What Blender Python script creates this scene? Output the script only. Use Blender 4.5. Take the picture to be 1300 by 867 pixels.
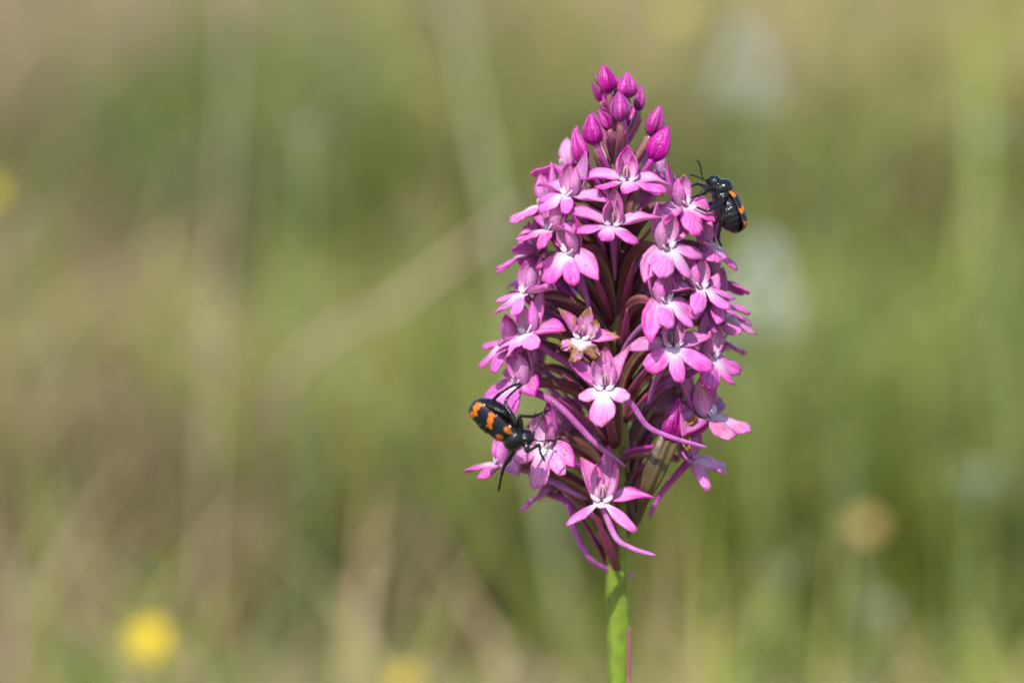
import bpy, bmesh, math, random
import numpy as np
from mathutils import Vector, Matrix, Quaternion

R = math.radians
MM = 0.001
random.seed(7)
scene = bpy.context.scene
for o in list(bpy.data.objects):
    bpy.data.objects.remove(o)
col = scene.collection

# ------------------------------------------------------------------ camera
PITCH = R(10.0)
DIST = 0.433                      # macro working distance, metres
PXMM = 0.12                       # one photograph pixel at the subject plane, mm
TGT = Vector((-0.016, 0.0, 0.272))
FWD = Vector((0, math.cos(PITCH), -math.sin(PITCH)))
CUP = Vector((0, math.sin(PITCH), math.cos(PITCH)))
CAM = TGT - FWD * DIST
cd = bpy.data.cameras.new('camera')
cam = bpy.data.objects.new('camera', cd)
col.objects.link(cam)
cam.location = CAM
cam.rotation_euler = (math.pi / 2 - PITCH, 0, 0)
cd.sensor_width = 36.0
cd.lens = 36.0 * DIST / (1300 * PXMM * MM)
cd.clip_start = 0.02
cd.clip_end = 500
cd.dof.use_dof = True
cd.dof.focus_distance = DIST - 0.011
cd.dof.aperture_fstop = 8.0
cd.dof.aperture_blades = 0
scene.camera = cam

# ------------------------------------------------------------------ sky and sun
SUN_EL, SUN_AZ = R(51), R(-20)    # azimuth seen from the orchid, 0 = behind the camera, minus = left
w = bpy.data.worlds.new('World')
scene.world = w
w.use_nodes = True
nt = w.node_tree
bg = nt.nodes['Background']
sky = nt.nodes.new('ShaderNodeTexSky')
sky.sky_type = 'NISHITA'
sky.sun_disc = False
sky.sun_elevation = SUN_EL
sky.sun_rotation = math.pi - SUN_AZ
nt.links.new(sky.outputs[0], bg.inputs[0])
bg.inputs[1].default_value = 0.15
scene.cycles.max_bounces = 5
scene.cycles.diffuse_bounces = 3
scene.cycles.glossy_bounces = 2
scene.cycles.transmission_bounces = 4
sd = bpy.data.lights.new('sun', 'SUN')
sd.energy = 4.0
sd.angle = R(0.53)
sd.color = (1.0, 0.955, 0.89)
sun = bpy.data.objects.new('sun', sd)
col.objects.link(sun)
sdir = Vector((math.sin(SUN_AZ) * math.cos(SUN_EL), -math.cos(SUN_AZ) * math.cos(SUN_EL), math.sin(SUN_EL)))
sun.rotation_euler = sdir.to_track_quat('Z', 'Y').to_euler()
sun.location = sdir * 3
vs = scene.view_settings
vs.view_transform = 'Standard'
vs.look = 'None'
vs.exposure = 0.85
vs.gamma = 1.0
vs.use_curve_mapping = False


def at(px, py, d=0.0):
    """world point (m) seen at photograph pixel px, py, d millimetres in front of the stem plane"""
    k = PXMM * MM / DIST
    v = FWD + Vector((1, 0, 0)) * ((px - 650) * k) + CUP * ((433.5 - py) * k)
    t = (-d * MM - CAM.y) / v.y
    return CAM + v * t


# ------------------------------------------------------------------ materials
def mat(name):
    m = bpy.data.materials.new(name)
    m.use_nodes = True
    n = m.node_tree
    return m, n, n.nodes['Principled BSDF'], n.nodes['Material Output']


def petal_mat(name, trans=0.3, vein=0.30, rough=0.42, satr=(.84, 1.10)):
    m, n, p, out = mat(name)
    at_ = n.nodes.new('ShaderNodeAttribute'); at_.attribute_name = 'Col'
    uv = n.nodes.new('ShaderNodeUVMap'); uv.uv_map = 'UV'
    mp = n.nodes.new('ShaderNodeMapping'); mp.inputs['Scale'].default_value = (7.0, 0.9, 1)
    n.links.new(uv.outputs[0], mp.inputs[0])
    nz = n.nodes.new('ShaderNodeTexNoise'); nz.inputs['Scale'].default_value = 1.6
    nz.inputs['Detail'].default_value = 2
    n.links.new(mp.outputs[0], nz.inputs['Vector'])
    tc = n.nodes.new('ShaderNodeTexCoord')
    n2 = n.nodes.new('ShaderNodeTexNoise'); n2.inputs['Scale'].default_value = 700; n2.inputs['Detail'].default_value = 2
    n.links.new(tc.outputs['Object'], n2.inputs['Vector'])
    r1 = n.nodes.new('ShaderNodeMapRange'); r1.inputs[1].default_value = 0.3; r1.inputs[2].default_value = 0.7
    r1.inputs[3].default_value = 1 - vein; r1.inputs[4].default_value = 1 + vein * 0.6
    n.links.new(nz.outputs[0], r1.inputs[0])
    r2 = n.nodes.new('ShaderNodeMapRange'); r2.inputs[1].default_value = 0.3; r2.inputs[2].default_value = 0.7
    r2.inputs[3].default_value = 0.86; r2.inputs[4].default_value = 1.12
    n.links.new(n2.outputs[0], r2.inputs[0])
    mu = n.nodes.new('ShaderNodeMath'); mu.operation = 'MULTIPLY'
    n.links.new(r1.outputs[0], mu.inputs[0]); n.links.new(r2.outputs[0], mu.inputs[1])
    # veins deepen the pigment (green channel falls faster): raise colour to a power
    gm = n.nodes.new('ShaderNodeGamma')
    iv = n.nodes.new('ShaderNodeMath'); iv.operation = 'DIVIDE'; iv.inputs[0].default_value = 1.0
    n.links.new(mu.outputs[0], iv.inputs[1])
    n.links.new(at_.outputs['Color'], gm.inputs[0]); n.links.new(iv.outputs[0], gm.inputs[1])
    vo = n.nodes.new('ShaderNodeTexVoronoi'); vo.inputs['Scale'].default_value = 420
    n.links.new(tc.outputs['Object'], vo.inputs['Vector'])
    fr = n.nodes.new('ShaderNodeMapRange'); fr.inputs[1].default_value = 0.13; fr.inputs[2].default_value = 0.05
    fr.inputs[3].default_value = 0.0; fr.inputs[4].default_value = 0.75
    n.links.new(vo.outputs['Distance'], fr.inputs[0])
    vs_ = n.nodes.new('ShaderNodeSeparateColor'); n.links.new(vo.outputs['Color'], vs_.inputs[0])
    gt = n.nodes.new('ShaderNodeMath'); gt.operation = 'GREATER_THAN'; gt.inputs[1].default_value = 0.72
    n.links.new(vs_.outputs[0], gt.inputs[0])
    fm = n.nodes.new('ShaderNodeMath'); fm.operation = 'MULTIPLY'
    n.links.new(fr.outputs[0], fm.inputs[0]); n.links.new(gt.outputs[0], fm.inputs[1])
    fx = n.nodes.new('ShaderNodeMix'); fx.data_type = 'RGBA'
    fx.inputs[7].default_value = (.24, .07, .06, 1)
    n.links.new(fm.outputs[0], fx.inputs[0]); n.links.new(gm.outputs[0], fx.inputs[6])
    oi = n.nodes.new('ShaderNodeObjectInfo')
    hs = n.nodes.new('ShaderNodeHueSaturation')
    for rng, sock in (((.488, .512), 'Hue'), (satr, 'Saturation'), ((.84, 1.10), 'Value')):
        wn = n.nodes.new('ShaderNodeTexWhiteNoise'); wn.noise_dimensions = '2D' if False else '1D'
        m1 = n.nodes.new('ShaderNodeMath'); m1.operation = 'MULTIPLY_ADD'; m1.inputs[1].default_value = 13.7; m1.inputs[2].default_value = len(sock) * 3.3
        n.links.new(oi.outputs['Random'], m1.inputs[0]); n.links.new(m1.outputs[0], wn.inputs['W'])
        mr = n.nodes.new('ShaderNodeMapRange'); mr.inputs[3].default_value = rng[0]; mr.inputs[4].default_value = rng[1]
        n.links.new(wn.outputs['Value'], mr.inputs[0]); n.links.new(mr.outputs[0], hs.inputs[sock])
    n.links.new(fx.outputs[2], hs.inputs['Color'])
    gm = hs
    n.links.new(gm.outputs[0], p.inputs['Base Color'])
    p.inputs['Roughness'].default_value = rough
    p.inputs['Specular IOR Level'].default_value = 0.28
    p.inputs['Sheen Weight'].default_value = 0.04
    p.inputs['Sheen Roughness'].default_value = 0.4
    n3 = n.nodes.new('ShaderNodeTexNoise'); n3.inputs['Scale'].default_value = 3200; n3.inputs['Detail'].default_value = 1
    n.links.new(tc.outputs['Object'], n3.inputs['Vector'])
    bp = n.nodes.new('ShaderNodeBump'); bp.inputs['Strength'].default_value = 0.8; bp.inputs['Distance'].default_value = 0.00014
    ad = n.nodes.new('ShaderNodeMath'); ad.operation = 'ADD'
    n.links.new(n3.outputs[0], ad.inputs[0]); n.links.new(nz.outputs[0], ad.inputs[1])
    n.links.new(ad.outputs[0], bp.inputs['Height'])
    n.links.new(bp.outputs[0], p.inputs['Normal'])
    tr = n.nodes.new('ShaderNodeBsdfTranslucent')
    n.links.new(gm.outputs[0], tr.inputs[0]); n.links.new(bp.outputs[0], tr.inputs[1])
    mx = n.nodes.new('ShaderNodeMixShader'); mx.inputs[0].default_value = trans
    n.links.new(p.outputs[0], mx.inputs[1]); n.links.new(tr.outputs[0], mx.inputs[2])
    n.links.new(mx.outputs[0], out.inputs[0])
    return m


def attr_mat(name, rough=0.5, spec=0.4, noise=0.25, nscale=900, bump=0.4, bdist=0.0001, bscale=3000, trans=0.0):
    m, n, p, out = mat(name)
    at_ = n.nodes.new('ShaderNodeAttribute'); at_.attribute_name = 'Col'
    tc = n.nodes.new('ShaderNodeTexCoord')
    n2 = n.nodes.new('ShaderNodeTexNoise'); n2.inputs['Scale'].default_value = nscale; n2.inputs['Detail'].default_value = 2
    n.links.new(tc.outputs['Object'], n2.inputs['Vector'])
    r2 = n.nodes.new('ShaderNodeMapRange'); r2.inputs[1].default_value = 0.3; r2.inputs[2].default_value = 0.7
    r2.inputs[3].default_value = 1 - noise; r2.inputs[4].default_value = 1 + noise
    n.links.new(n2.outputs[0], r2.inputs[0])
    mx = n.nodes.new('ShaderNodeMix'); mx.data_type = 'RGBA'; mx.blend_type = 'MULTIPLY'; mx.inputs[0].default_value = 1
    n.links.new(at_.outputs['Color'], mx.inputs[6]); n.links.new(r2.outputs[0], mx.inputs[7])
    n.links.new(mx.outputs[2], p.inputs['Base Color'])
    p.inputs['Roughness'].default_value = rough
    p.inputs['Specular IOR Level'].default_value = spec
    if bump:
        n3 = n.nodes.new('ShaderNodeTexNoise'); n3.inputs['Scale'].default_value = bscale; n3.inputs['Detail'].default_value = 1
        n.links.new(tc.outputs['Object'], n3.inputs['Vector'])
        bp = n.nodes.new('ShaderNodeBump'); bp.inputs['Strength'].default_value = bump; bp.inputs['Distance'].default_value = bdist
        n.links.new(n3.outputs[0], bp.inputs['Height'])
        n.links.new(bp.outputs[0], p.inputs['Normal'])
    if trans:
        tr = n.nodes.new('ShaderNodeBsdfTranslucent'); n.links.new(mx.outputs[2], tr.inputs[0])
        ms = n.nodes.new('ShaderNodeMixShader'); ms.inputs[0].default_value = trans
        n.links.new(p.outputs[0], ms.inputs[1]); n.links.new(tr.outputs[0], ms.inputs[2])
        n.links.new(ms.outputs[0], out.inputs[0])
    return m


M_PETAL = petal_mat('orchid_petal', 0.42, rough=.36)
M_BUD = petal_mat('orchid_bud', 0.10, 0.34, 0.38, (1.0, 1.1))
M_SPUR = petal_mat('orchid_spur', 0.18, 0.10, 0.36)
M_STEM = attr_mat('orchid_stem', 0.36, 0.34, 0.22, 500, 0.35, 0.00012, 2200)
M_BEETLE = attr_mat('beetle_cuticle', 0.20, 0.36, 0.2, 900, 0.8, 0.00010, 4200)
M_ELYTRA = attr_mat('beetle_wing_case', 0.34, 0.22, 0.12, 900, 0.9, 0.00007, 6000)
M_GRASS = attr_mat('grass', 0.55, 0.25, 0.12, 30, 0, trans=0.42)
M_PLANT = attr_mat('meadow_plant', 0.55, 0.25, 0.15, 80, 0, trans=0.25)
M_GROUND, gn, gp, go_ = mat('meadow_soil')
g1 = gn.nodes.new('ShaderNodeTexNoise'); g1.inputs['Scale'].default_value = 6; g1.inputs['Detail'].default_value = 8
gr = gn.nodes.new('ShaderNodeValToRGB')
gr.color_ramp.elements[0].position = 0.35; gr.color_ramp.elements[0].color = (0.10, 0.11, 0.045, 1)
gr.color_ramp.elements[1].position = 0.65; gr.color_ramp.elements[1].color = (0.30, 0.25, 0.14, 1)
gtc = gn.nodes.new('ShaderNodeTexCoord')
gn.links.new(gtc.outputs['Object'], g1.inputs['Vector'])
gn.links.new(g1.outputs[0], gr.inputs[0]); gn.links.new(gr.outputs[0], gp.inputs['Base Color'])
gp.inputs['Roughness'].default_value = 0.9


# ------------------------------------------------------------------ mesh helpers
def V(*a):
    return Vector(a)


def mixc(a, b, t):
    t = max(0.0, min(1.0, t))
    return tuple(a[i] * (1 - t) + b[i] * t for i in range(3))


def sst(a, b, x):
    t = max(0.0, min(1.0, (x - a) / (b - a)))
    return t * t * (3 - 2 * t)


class MB:
    """collects vertices in millimetres with a colour and a uv each"""

    def __init__(self):
        self.v, self.f, self.c, self.uv = [], [], [], []

    def add(self, p, c, uv=(0, 0)):
        self.v.append((p[0], p[1], p[2])); self.c.append(c); self.uv.append(uv)
        return len(self.v) - 1

    def grid(self, nu, nv, fn, closed=False, flip=False):
        """fn(i, j) -> (point, colour, uv)"""
        b = len(self.v)
        for i in range(nu):
            for j in range(nv):
                self.add(*fn(i, j))
        jm = nv if closed else nv - 1
        for i in range(nu - 1):
            for j in range(jm):
                k = (j + 1) % nv
                q = (b + i * nv + j, b + (i + 1) * nv + j, b + (i + 1) * nv + k, b + i * nv + k)
                self.f.append(q[::-1] if flip else q)
        return b

    def shell(self, nu, nv, pts, cols, uvs, th):
        """thin two sided sheet from a grid of points"""
        P = np.array([[list(p) for p in row] for row in pts], float)
        du = np.gradient(P, axis=0); dv = np.gradient(P, axis=1)
        N = np.cross(du, dv); N /= (np.linalg.norm(N, axis=2, keepdims=True) + 1e-9)
        top = P + N * th / 2; bot = P - N * th / 2
        a = self.grid(nu, nv, lambda i, j: (top[i, j], cols[i][j], uvs[i][j]))
        b = self.grid(nu, nv, lambda i, j: (bot[i, j], cols[i][j], uvs[i][j]), flip=True)
        ring = [(0, j) for j in range(nv)] + [(i, nv - 1) for i in range(1, nu)] + \
               [(nu - 1, j) for j in range(nv - 2, -1, -1)] + [(i, 0) for i in range(nu - 2, 0, -1)]
        n = len(ring)
        for k in range(n):
            i0, j0 = ring[k]; i1, j1 = ring[(k + 1) % n]
            self.f.append((a + i0 * nv + j0, a + i1 * nv + j1, b + i1 * nv + j1, b + i0 * nv + j0))

    def tube(self, pts, rad, cfn, n=10, cap=True, ridge=None):
        """pts: list of Vectors; rad: radius list; cfn(s, a) colour"""
        m = len(pts)
        t0 = (pts[1] - pts[0]).normalized()
        ref = Vector((0, 0, 1)) if abs(t0.z) < 0.9 else Vector((1, 0, 0))
        nrm = t0.cross(ref).normalized()
        frames = []
        prev = t0
        for i in range(m):
            t = (pts[min(i + 1, m - 1)] - pts[max(i - 1, 0)]).normalized()
            q = prev.rotation_difference(t)
            nrm = (q @ nrm); nrm = (nrm - t * nrm.dot(t)).normalized()
            prev = t
            frames.append((nrm.copy(), t.cross(nrm)))

        def fn(i, j):
            a = 2 * math.pi * j / n
            s = i / (m - 1)
            r = rad[i] * (1 + (ridge(s, a) if ridge else 0))
            A, B = frames[i]
            return (pts[i] + (A * math.cos(a) + B * math.sin(a)) * r, cfn(s, a), (a / 6.283, s))
        b = self.grid(m, n, fn, closed=True, flip=True)
        if cap:
            for row, p, s in ((0, pts[0], 0), (m - 1, pts[-1], 1)):
                c = self.add(p + (pts[row] - pts[row - 1 if row else 1]).normalized() * rad[row] * 0.4, cfn(s, 0), (0.5, s))
                for j in range(n):
                    k = (j + 1) % n
                    fa = (b + row * n + j, b + row * n + k, c)
                    self.f.append(fa if row else fa[::-1])

    def ell(self, c, r, colour, rot=None, nu=12, nv=16, shape=None):
        rot = rot or Matrix.Identity(3)

        def fn(i, j):
            th = math.pi * (i + 0.02) / (nu - 1 + 0.04); a = 2 * math.pi * j / nv
            d = Vector((math.cos(th), math.sin(th) * math.cos(a), math.sin(th) * math.sin(a)))
            k = shape(d) if shape else 1
            p = Vector((d.x * r[0] * k, d.y * r[1] * k, d.z * r[2] * k))
            cc = colour(d) if callable(colour) else colour
            return (Vector(c) + rot @ p, cc, (j / nv, i / nu))
        b = self.grid(nu, nv, fn, closed=True, flip=True)
        self.f.append(tuple(b + j for j in range(nv)))
        self.f.append(tuple(b + (nu - 1) * nv + j for j in range(nv))[::-1])

    def mesh(self, name, k=MM, smooth=True):
        me = bpy.data.meshes.new(name)
        me.from_pydata([(a * k, b * k, c * k) for a, b, c in self.v], [], self.f)
        ca = me.color_attributes.new('Col', 'FLOAT_COLOR', 'POINT')
        ca.data.foreach_set('color', [x for c in self.c for x in (c[0], c[1], c[2], 1.0)])
        ul = me.uv_layers.new(name='UV')
        li = np.zeros(len(me.loops), np.int32); me.loops.foreach_get('vertex_index', li)
        ul.data.foreach_set('uv', np.array(self.uv, np.float32)[li].ravel())
        if smooth:
            me.polygons.foreach_set('use_smooth', [True] * len(me.polygons))
        me.update()
        return me

    def build(self, name, material, parent=None, matrix=None, smooth=True):
        me = self.mesh(name, smooth=smooth)
        me.materials.append(material)
        o = bpy.data.objects.new(name, me)
        col.objects.link(o)
        if parent:
            o.parent = parent
        if matrix is not None:
            o.matrix_local = matrix
        return o


def bez(p0, p1, p2, p3, n):
    out = []
    for i in range(n):
        t = i / (n - 1); u = 1 - t
        out.append(p0 * u ** 3 + p1 * 3 * u * u * t + p2 * 3 * u * t * t + p3 * t ** 3)
    return out


def catmull(P, n):
    P = [P[0] * 2 - P[1]] + list(P) + [P[-1] * 2 - P[-2]]
    out = []
    segs = len(P) - 3
    for i in range(n):
        x = i / (n - 1) * segs; k = min(int(x), segs - 1); t = x - k
        a, b, c, d = P[k:k + 4]
        out.append(0.5 * ((2 * b) + (c - a) * t + (2 * a - 5 * b + 4 * c - d) * t * t + (3 * b - a - 3 * c + d) * t ** 3))
    return out


def thing(name, label, cat, loc=(0, 0, 0), group=None):
    o = bpy.data.objects.new(name, None)
    col.objects.link(o)
    o.location = loc
    o.empty_display_size = 0.01
    o['label'] = label; o['category'] = cat
    if group:
        o['group'] = group
    return o


SEPAL = ((0, .42), (.15, .75), (.38, 1), (.6, .9), (.78, .6), (.92, .24), (1, .04))
PETAL = ((0, .5), (.2, .86), (.45, 1), (.68, .84), (.84, .50), (.94, .20), (1, .03))
BRACT = ((0, .9), (.2, 1), (.5, .8), (.8, .4), (1, .04))
LAMEL = ((0, .8), (.4, 1), (.75, .9), (.93, .55), (1, .2))


def strip(mb, base, d, nrm, L, W, prof, bend=0.0, cup=0.0, twist=0.0, side=0.0, th=0.2, nu=12, nv=7, cfn=None, wave=0.0, ph=0.0):
    d = Vector(d).normalized(); nrm = Vector(nrm)
    nrm = (nrm - d * nrm.dot(d)).normalized()
    s_ = d.cross(nrm).normalized()
    c = Vector(base)
    xs, ys = [a for a, b in prof], [b for a, b in prof]
    pts, cols, uvs = [], [], []
    for i in range(nu):
        s = i / (nu - 1)
        s2 = s ** 0.85
        if i:
            ds = (s2 - ((i - 1) / (nu - 1)) ** 0.85) * L
            c = c + dd * ds
        q = Quaternion(s_, bend * s) @ Quaternion(nrm, side * s)
        dd = q @ d
        nn = q @ nrm
        tw = Quaternion(dd, twist * s)
        nn = tw @ nn
        sv = dd.cross(nn)
        hw = W * float(np.interp(s2, xs, ys))
        row, rc, ru = [], [], []
        for j in range(nv):
            t = -1 + 2 * j / (nv - 1)
            wv = wave * math.sin(s * 9 + t * 2.3 + ph) * abs(t) * math.sin(math.pi * min(1, s * 1.1))
            p = c + sv * (t * hw * (1 - 0.12 * cup * abs(t))) + nn * (cup * hw * t * t + wv)
            row.append(p); rc.append(cfn(s2, t)); ru.append((t * 0.5 + 0.5 + ph, s2 + ph * 3))
        pts.append(row); cols.append(rc); uvs.append(ru)
    mb.shell(nu, nv, pts, cols, uvs, th)


# ------------------------------------------------------------------ setting: ground, sky light, grass
def ground_z(x, y):
    far = np.clip((y - 3.0) / 6.0, 0, 1)
    return 0.5 * far * far + 0.012 * np.sin(3.1 * x + 1) * np.cos(2.3 * y) + 0.01 * np.sin(7 * x + 5 * y)


def make_ground():
    ys = np.concatenate([np.linspace(-1.5, 6, 90), np.linspace(6.3, 14, 30), np.linspace(16, 240, 14)])
    xs = np.concatenate([np.linspace(-120, -6, 10), np.linspace(-5, 5, 70), np.linspace(6, 120, 10)])
    X, Y = np.meshgrid(xs, ys)
    Z = ground_z(X, Y)
    Z = Z - 0.0 * X
    nx, ny = len(xs), len(ys)
    v = np.stack([X, Y, Z], 2).reshape(-1, 3)
    f = [(i * nx + j, i * nx + j + 1, (i + 1) * nx + j + 1, (i + 1) * nx + j) for i in range(ny - 1) for j in range(nx - 1)]
    me = bpy.data.meshes.new('ground'); me.from_pydata(v.tolist(), [], f)
    me.polygons.foreach_set('use_smooth', [True] * len(me.polygons))
    me.materials.append(M_GROUND)
    o = bpy.data.objects.new('ground', me); col.objects.link(o)
    o['kind'] = 'structure'; o['label'] = 'soil of the meadow under the grass'; o['category'] = 'ground'
    o.location.z = -float(ground_z(0.0, 0.0))
    return o


GROUND = make_ground()
GZ0 = float(ground_z(0.0, 0.0))


def gz(x, y):
    return ground_z(np.asarray(x, float), np.asarray(y, float)) - GZ0


GREENS = np.array([(0.20, 0.27, 0.05), (0.18, 0.26, 0.06), (0.26, 0.31, 0.06), (0.15, 0.25, 0.07), (0.24, 0.30, 0.12)])
DRY = np.array([(0.56, 0.41, 0.22), (0.52, 0.36, 0.20), (0.58, 0.47, 0.31), (0.53, 0.33, 0.23), (0.55, 0.38, 0.27)])
YEL = np.array([(0.37, 0.39, 0.06), (0.34, 0.37, 0.07), (0.43, 0.41, 0.11)])


def blades(n, seed, xr, yr, hr, wr, dryf, clump):
    rs = np.random.RandomState(seed)
    # clumped positions
    y = yr[0] + (yr[1] - yr[0]) * rs.rand(n) ** 1.25
    half = xr[0] + xr[1] * (y + DIST)
    x = (rs.rand(n) * 2 - 1) * half - 0.016
    nc = clump
    cr = 0.075
    cy = yr[0] + (yr[1] - yr[0]) * rs.rand(nc) ** 1.25
    cx = (rs.rand(nc) * 2 - 1) * (xr[0] + xr[1] * (cy + DIST)) - 0.016
    k = rs.randint(0, nc, n)
    pull = rs.rand(n) < 0.8
    x = np.where(pull, cx[k] + rs.randn(n) * cr, x)
    y = np.where(pull, np.maximum(yr[0], cy[k] + rs.randn(n) * cr), y)
    ch = 0.55 + 0.75 * rs.rand(nc)
    h = (hr[0] + (hr[1] - hr[0]) * rs.rand(n)) * np.where(pull, ch[k], 0.9)
    wd = (wr[0] + (wr[1] - wr[0]) * rs.rand(n)) * (1 + 0.12 * y)
    a = rs.rand(n) * 6.283
    lean = (0.15 + 0.95 * rs.rand(n)) * h
    la = rs.rand(n) * 6.283
    z = gz(x, y)
    ux, uy = np.cos(a) * wd / 2, np.sin(a) * wd / 2
    lx, ly = np.cos(la) * lean, np.sin(la) * lean
    v = np.zeros((n, 5, 3))
    v[:, 0] = np.stack([x - ux, y - uy, z - 0.01], 1)
    v[:, 1] = np.stack([x + ux, y + uy, z - 0.01], 1)
    v[:, 2] = np.stack([x - ux * .8 + lx * .3, y - uy * .8 + ly * .3, z + h * .6], 1)
    v[:, 3] = np.stack([x + ux * .8 + lx * .3, y + uy * .8 + ly * .3, z + h * .6], 1)
    v[:, 4] = np.stack([x + lx, y + ly, z + h], 1)
    # pigment: each tuft is green, yellow green or dry
    dfrac = dryf(cx, cy)
    ctype = np.where(rs.rand(nc) < dfrac[0], 0, np.where(rs.rand(nc) < dfrac[1], 1, 2))
    t = ctype[k]
    t = np.where(rs.rand(n) < 0.12, rs.randint(0, 3, n), t)
    bf = dryf(x, y)
    tb = np.where(rs.rand(n) < bf[0], 0, np.where(rs.rand(n) < bf[1], 1, 2))
    t = np.where(pull, t, tb)
    c = np.where((t == 0)[:, None], DRY[rs.randint(0, len(DRY), n)],
                 np.where((t == 1)[:, None], YEL[rs.randint(0, len(YEL), n)], GREENS[rs.randint(0, len(GREENS), n)]))
    c = c * 0.86 * (0.75 + 0.5 * rs.rand(n))[:, None] * (0.85 + 0.3 * rs.rand(nc))[k][:, None]
    return v, c


def grass_object(name, label, sets):
    Vs = np.concatenate([s[0] for s in sets]); Cs = np.concatenate([s[1] for s in sets])
    n = len(Vs)
    me = bpy.data.meshes.new(name)
    me.vertices.add(n * 5); me.vertices.foreach_set('co', Vs.astype(np.float32).ravel())
    base = (np.arange(n) * 5)[:, None]
    loops = np.concatenate([base + np.array([[0, 1, 3, 2]]), base + np.array([[2, 3, 4]])], 1).ravel()
    me.loops.add(len(loops)); me.loops.foreach_set('vertex_index', loops.astype(np.int32))
    me.polygons.add(n * 2)
    st = np.stack([np.arange(n) * 7, np.arange(n) * 7 + 4], 1).ravel()
    me.polygons.foreach_set('loop_start', st.astype(np.int32))
    me.update(calc_edges=True); me.validate()
    ca = me.color_attributes.new('Col', 'FLOAT_COLOR', 'POINT')
    cc = np.ones((n, 5, 4), np.float32); cc[:, :, :3] = Cs[:, None, :]
    ca.data.foreach_set('color', cc.ravel())
    me.materials.append(M_GRASS)
    o = bpy.data.objects.new(name, me); col.objects.link(o)
    o['kind'] = 'stuff'; o['label'] = label; o['category'] = 'grass'
    return o


def dry_mix(x, y):
    # the meadow is drier and browner to the left of the orchid, lush and yellow green to the right
    s = (x + 0.016) / (y + DIST)          # sideways slope of the place
    ripple = 0.16 * np.sin(9 * x + 4 * y) + 0.14 * np.sin(5 * y - 7 * x + 2) + .1 * np.sin(17 * x + 1)
    band = np.exp(-((y - 2.3) / 1.0) ** 2)
    dry = np.clip(0.12 + 0.50 * band - 1.3 * s * (0.4 + band) + ripple, 0.04, 0.82)
    yel = np.clip(0.26 + 2.2 * s + 0.10 * np.clip(y - 1, 0, 2) + ripple, 0.03, 0.85)
    return dry, yel


grass_object('meadow_grass', 'blurred mixed green and dry grass filling the meadow behind the orchid',
             [blades(26000, 1, (0.14, 0.30), (0.80, 1.7), (0.05, 0.17), (0.0025, 0.0055), dry_mix, 120),
              blades(60000, 2, (0.16, 0.30), (1.3, 4.0), (0.10, 0.30), (0.003, 0.006), dry_mix, 330),
              blades(50000, 3, (0.20, 0.30), (3.5, 9.0), (0.15, 0.40), (0.005, 0.010), dry_mix, 300),
              blades(5000, 4, (0.30, 0.02), (-0.1, 0.6), (0.04, 0.13), (0.002, 0.004), dry_mix, 80)])

# ------------------------------------------------------------------ the orchid
STEM_AXIS = [V(at(787, 867).x / MM, 0, 0), V(at(786.5, 867).x / MM, 0, 120), V(at(786, 867).x / MM, 0, at(785, 867).z / MM),
             V(at(783, 740).x / MM, 0, at(783, 740).z / MM), V(at(786, 600).x / MM, 0, at(786, 600).z / MM),
             V(at(784, 440).x / MM, 0, at(784, 440).z / MM), V(at(782, 300).x / MM, 0, at(782, 300).z / MM),
             V(at(784, 190).x / MM, 0, at(784, 190).z / MM), V(at(784, 112).x / MM, 0, at(784, 112).z / MM)]
AX_Z = [p.z for p in STEM_AXIS]; AX_X = [p.x for p in STEM_AXIS]
ZB = at(785, 867).z / MM
ZT = AX_Z[-1]


def axis_x(z):
    return float(np.interp(z, AX_Z, AX_X))


def stem_r(z):
    return float(np.interp(z, [0, ZB, ZB + 15, ZB + 35, ZB + 60, ZB + 80, ZT], [2.3, 1.85, 1.75, 1.5, 1.25, 0.9, 0.45]))


orchid = thing('orchid', 'pink pyramidal orchid spike with purple buds and two beetles clinging to it', 'orchid')


def make_stem():
    mb = MB()
    pts = catmull(STEM_AXIS, 160)
    rad = [stem_r(p.z) for p in pts]
    G, B, P_ = (0.10, 0.155, 0.014), (0.12, 0.115, 0.035), (0.13, 0.05, 0.06)

    def cf(s, a):
        z = pts[int(s * 159)].z
        c = mixc(G, B, sst(ZB + 16, ZB + 42, z))
        c = mixc(c, P_, 0.65 * sst(ZB + 50, ZB + 85, z))
        return mixc(c, (0.18, 0.24, 0.03), 0.35 * (0.5 + 0.5 * math.cos(7 * a)))
    mb.tube(pts, rad, cf, 28, ridge=lambda s, a: 0.05 * math.cos(7 * a + s * 9))
    return mb.build('stem', M_STEM, orchid)


make_stem()
mb = MB()
mb_a, mb_b = at(800, 905, 1) / MM, at(801, 795, 1.2) / MM
strip(mb, mb_a, mb_b - mb_a, (-1, -.2, 0), (mb_b - mb_a).length, .8, BRACT, bend=.05, cup=.8, th=.25, nu=16, nv=6,
      cfn=lambda s, t: mixc((.16, .20, .04), (.30, .05, .15), sst(.1, .6, s)))
mb.build('leaf_sheath', M_STEM, orchid)

C_LIP = (0.74, 0.215, 0.57)
C_LIPD = (0.70, 0.155, 0.51)
C_WHITE = (0.80, 0.68, 0.78)
C_SEP = (0.66, 0.205, 0.54)
C_SEPB = (0.72, 0.34, 0.63)
C_EDGE = (0.56, 0.065, 0.40)
C_BROWN = (0.30, 0.11, 0.025)
C_TAN = (0.55, 0.33, 0.12)


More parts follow.
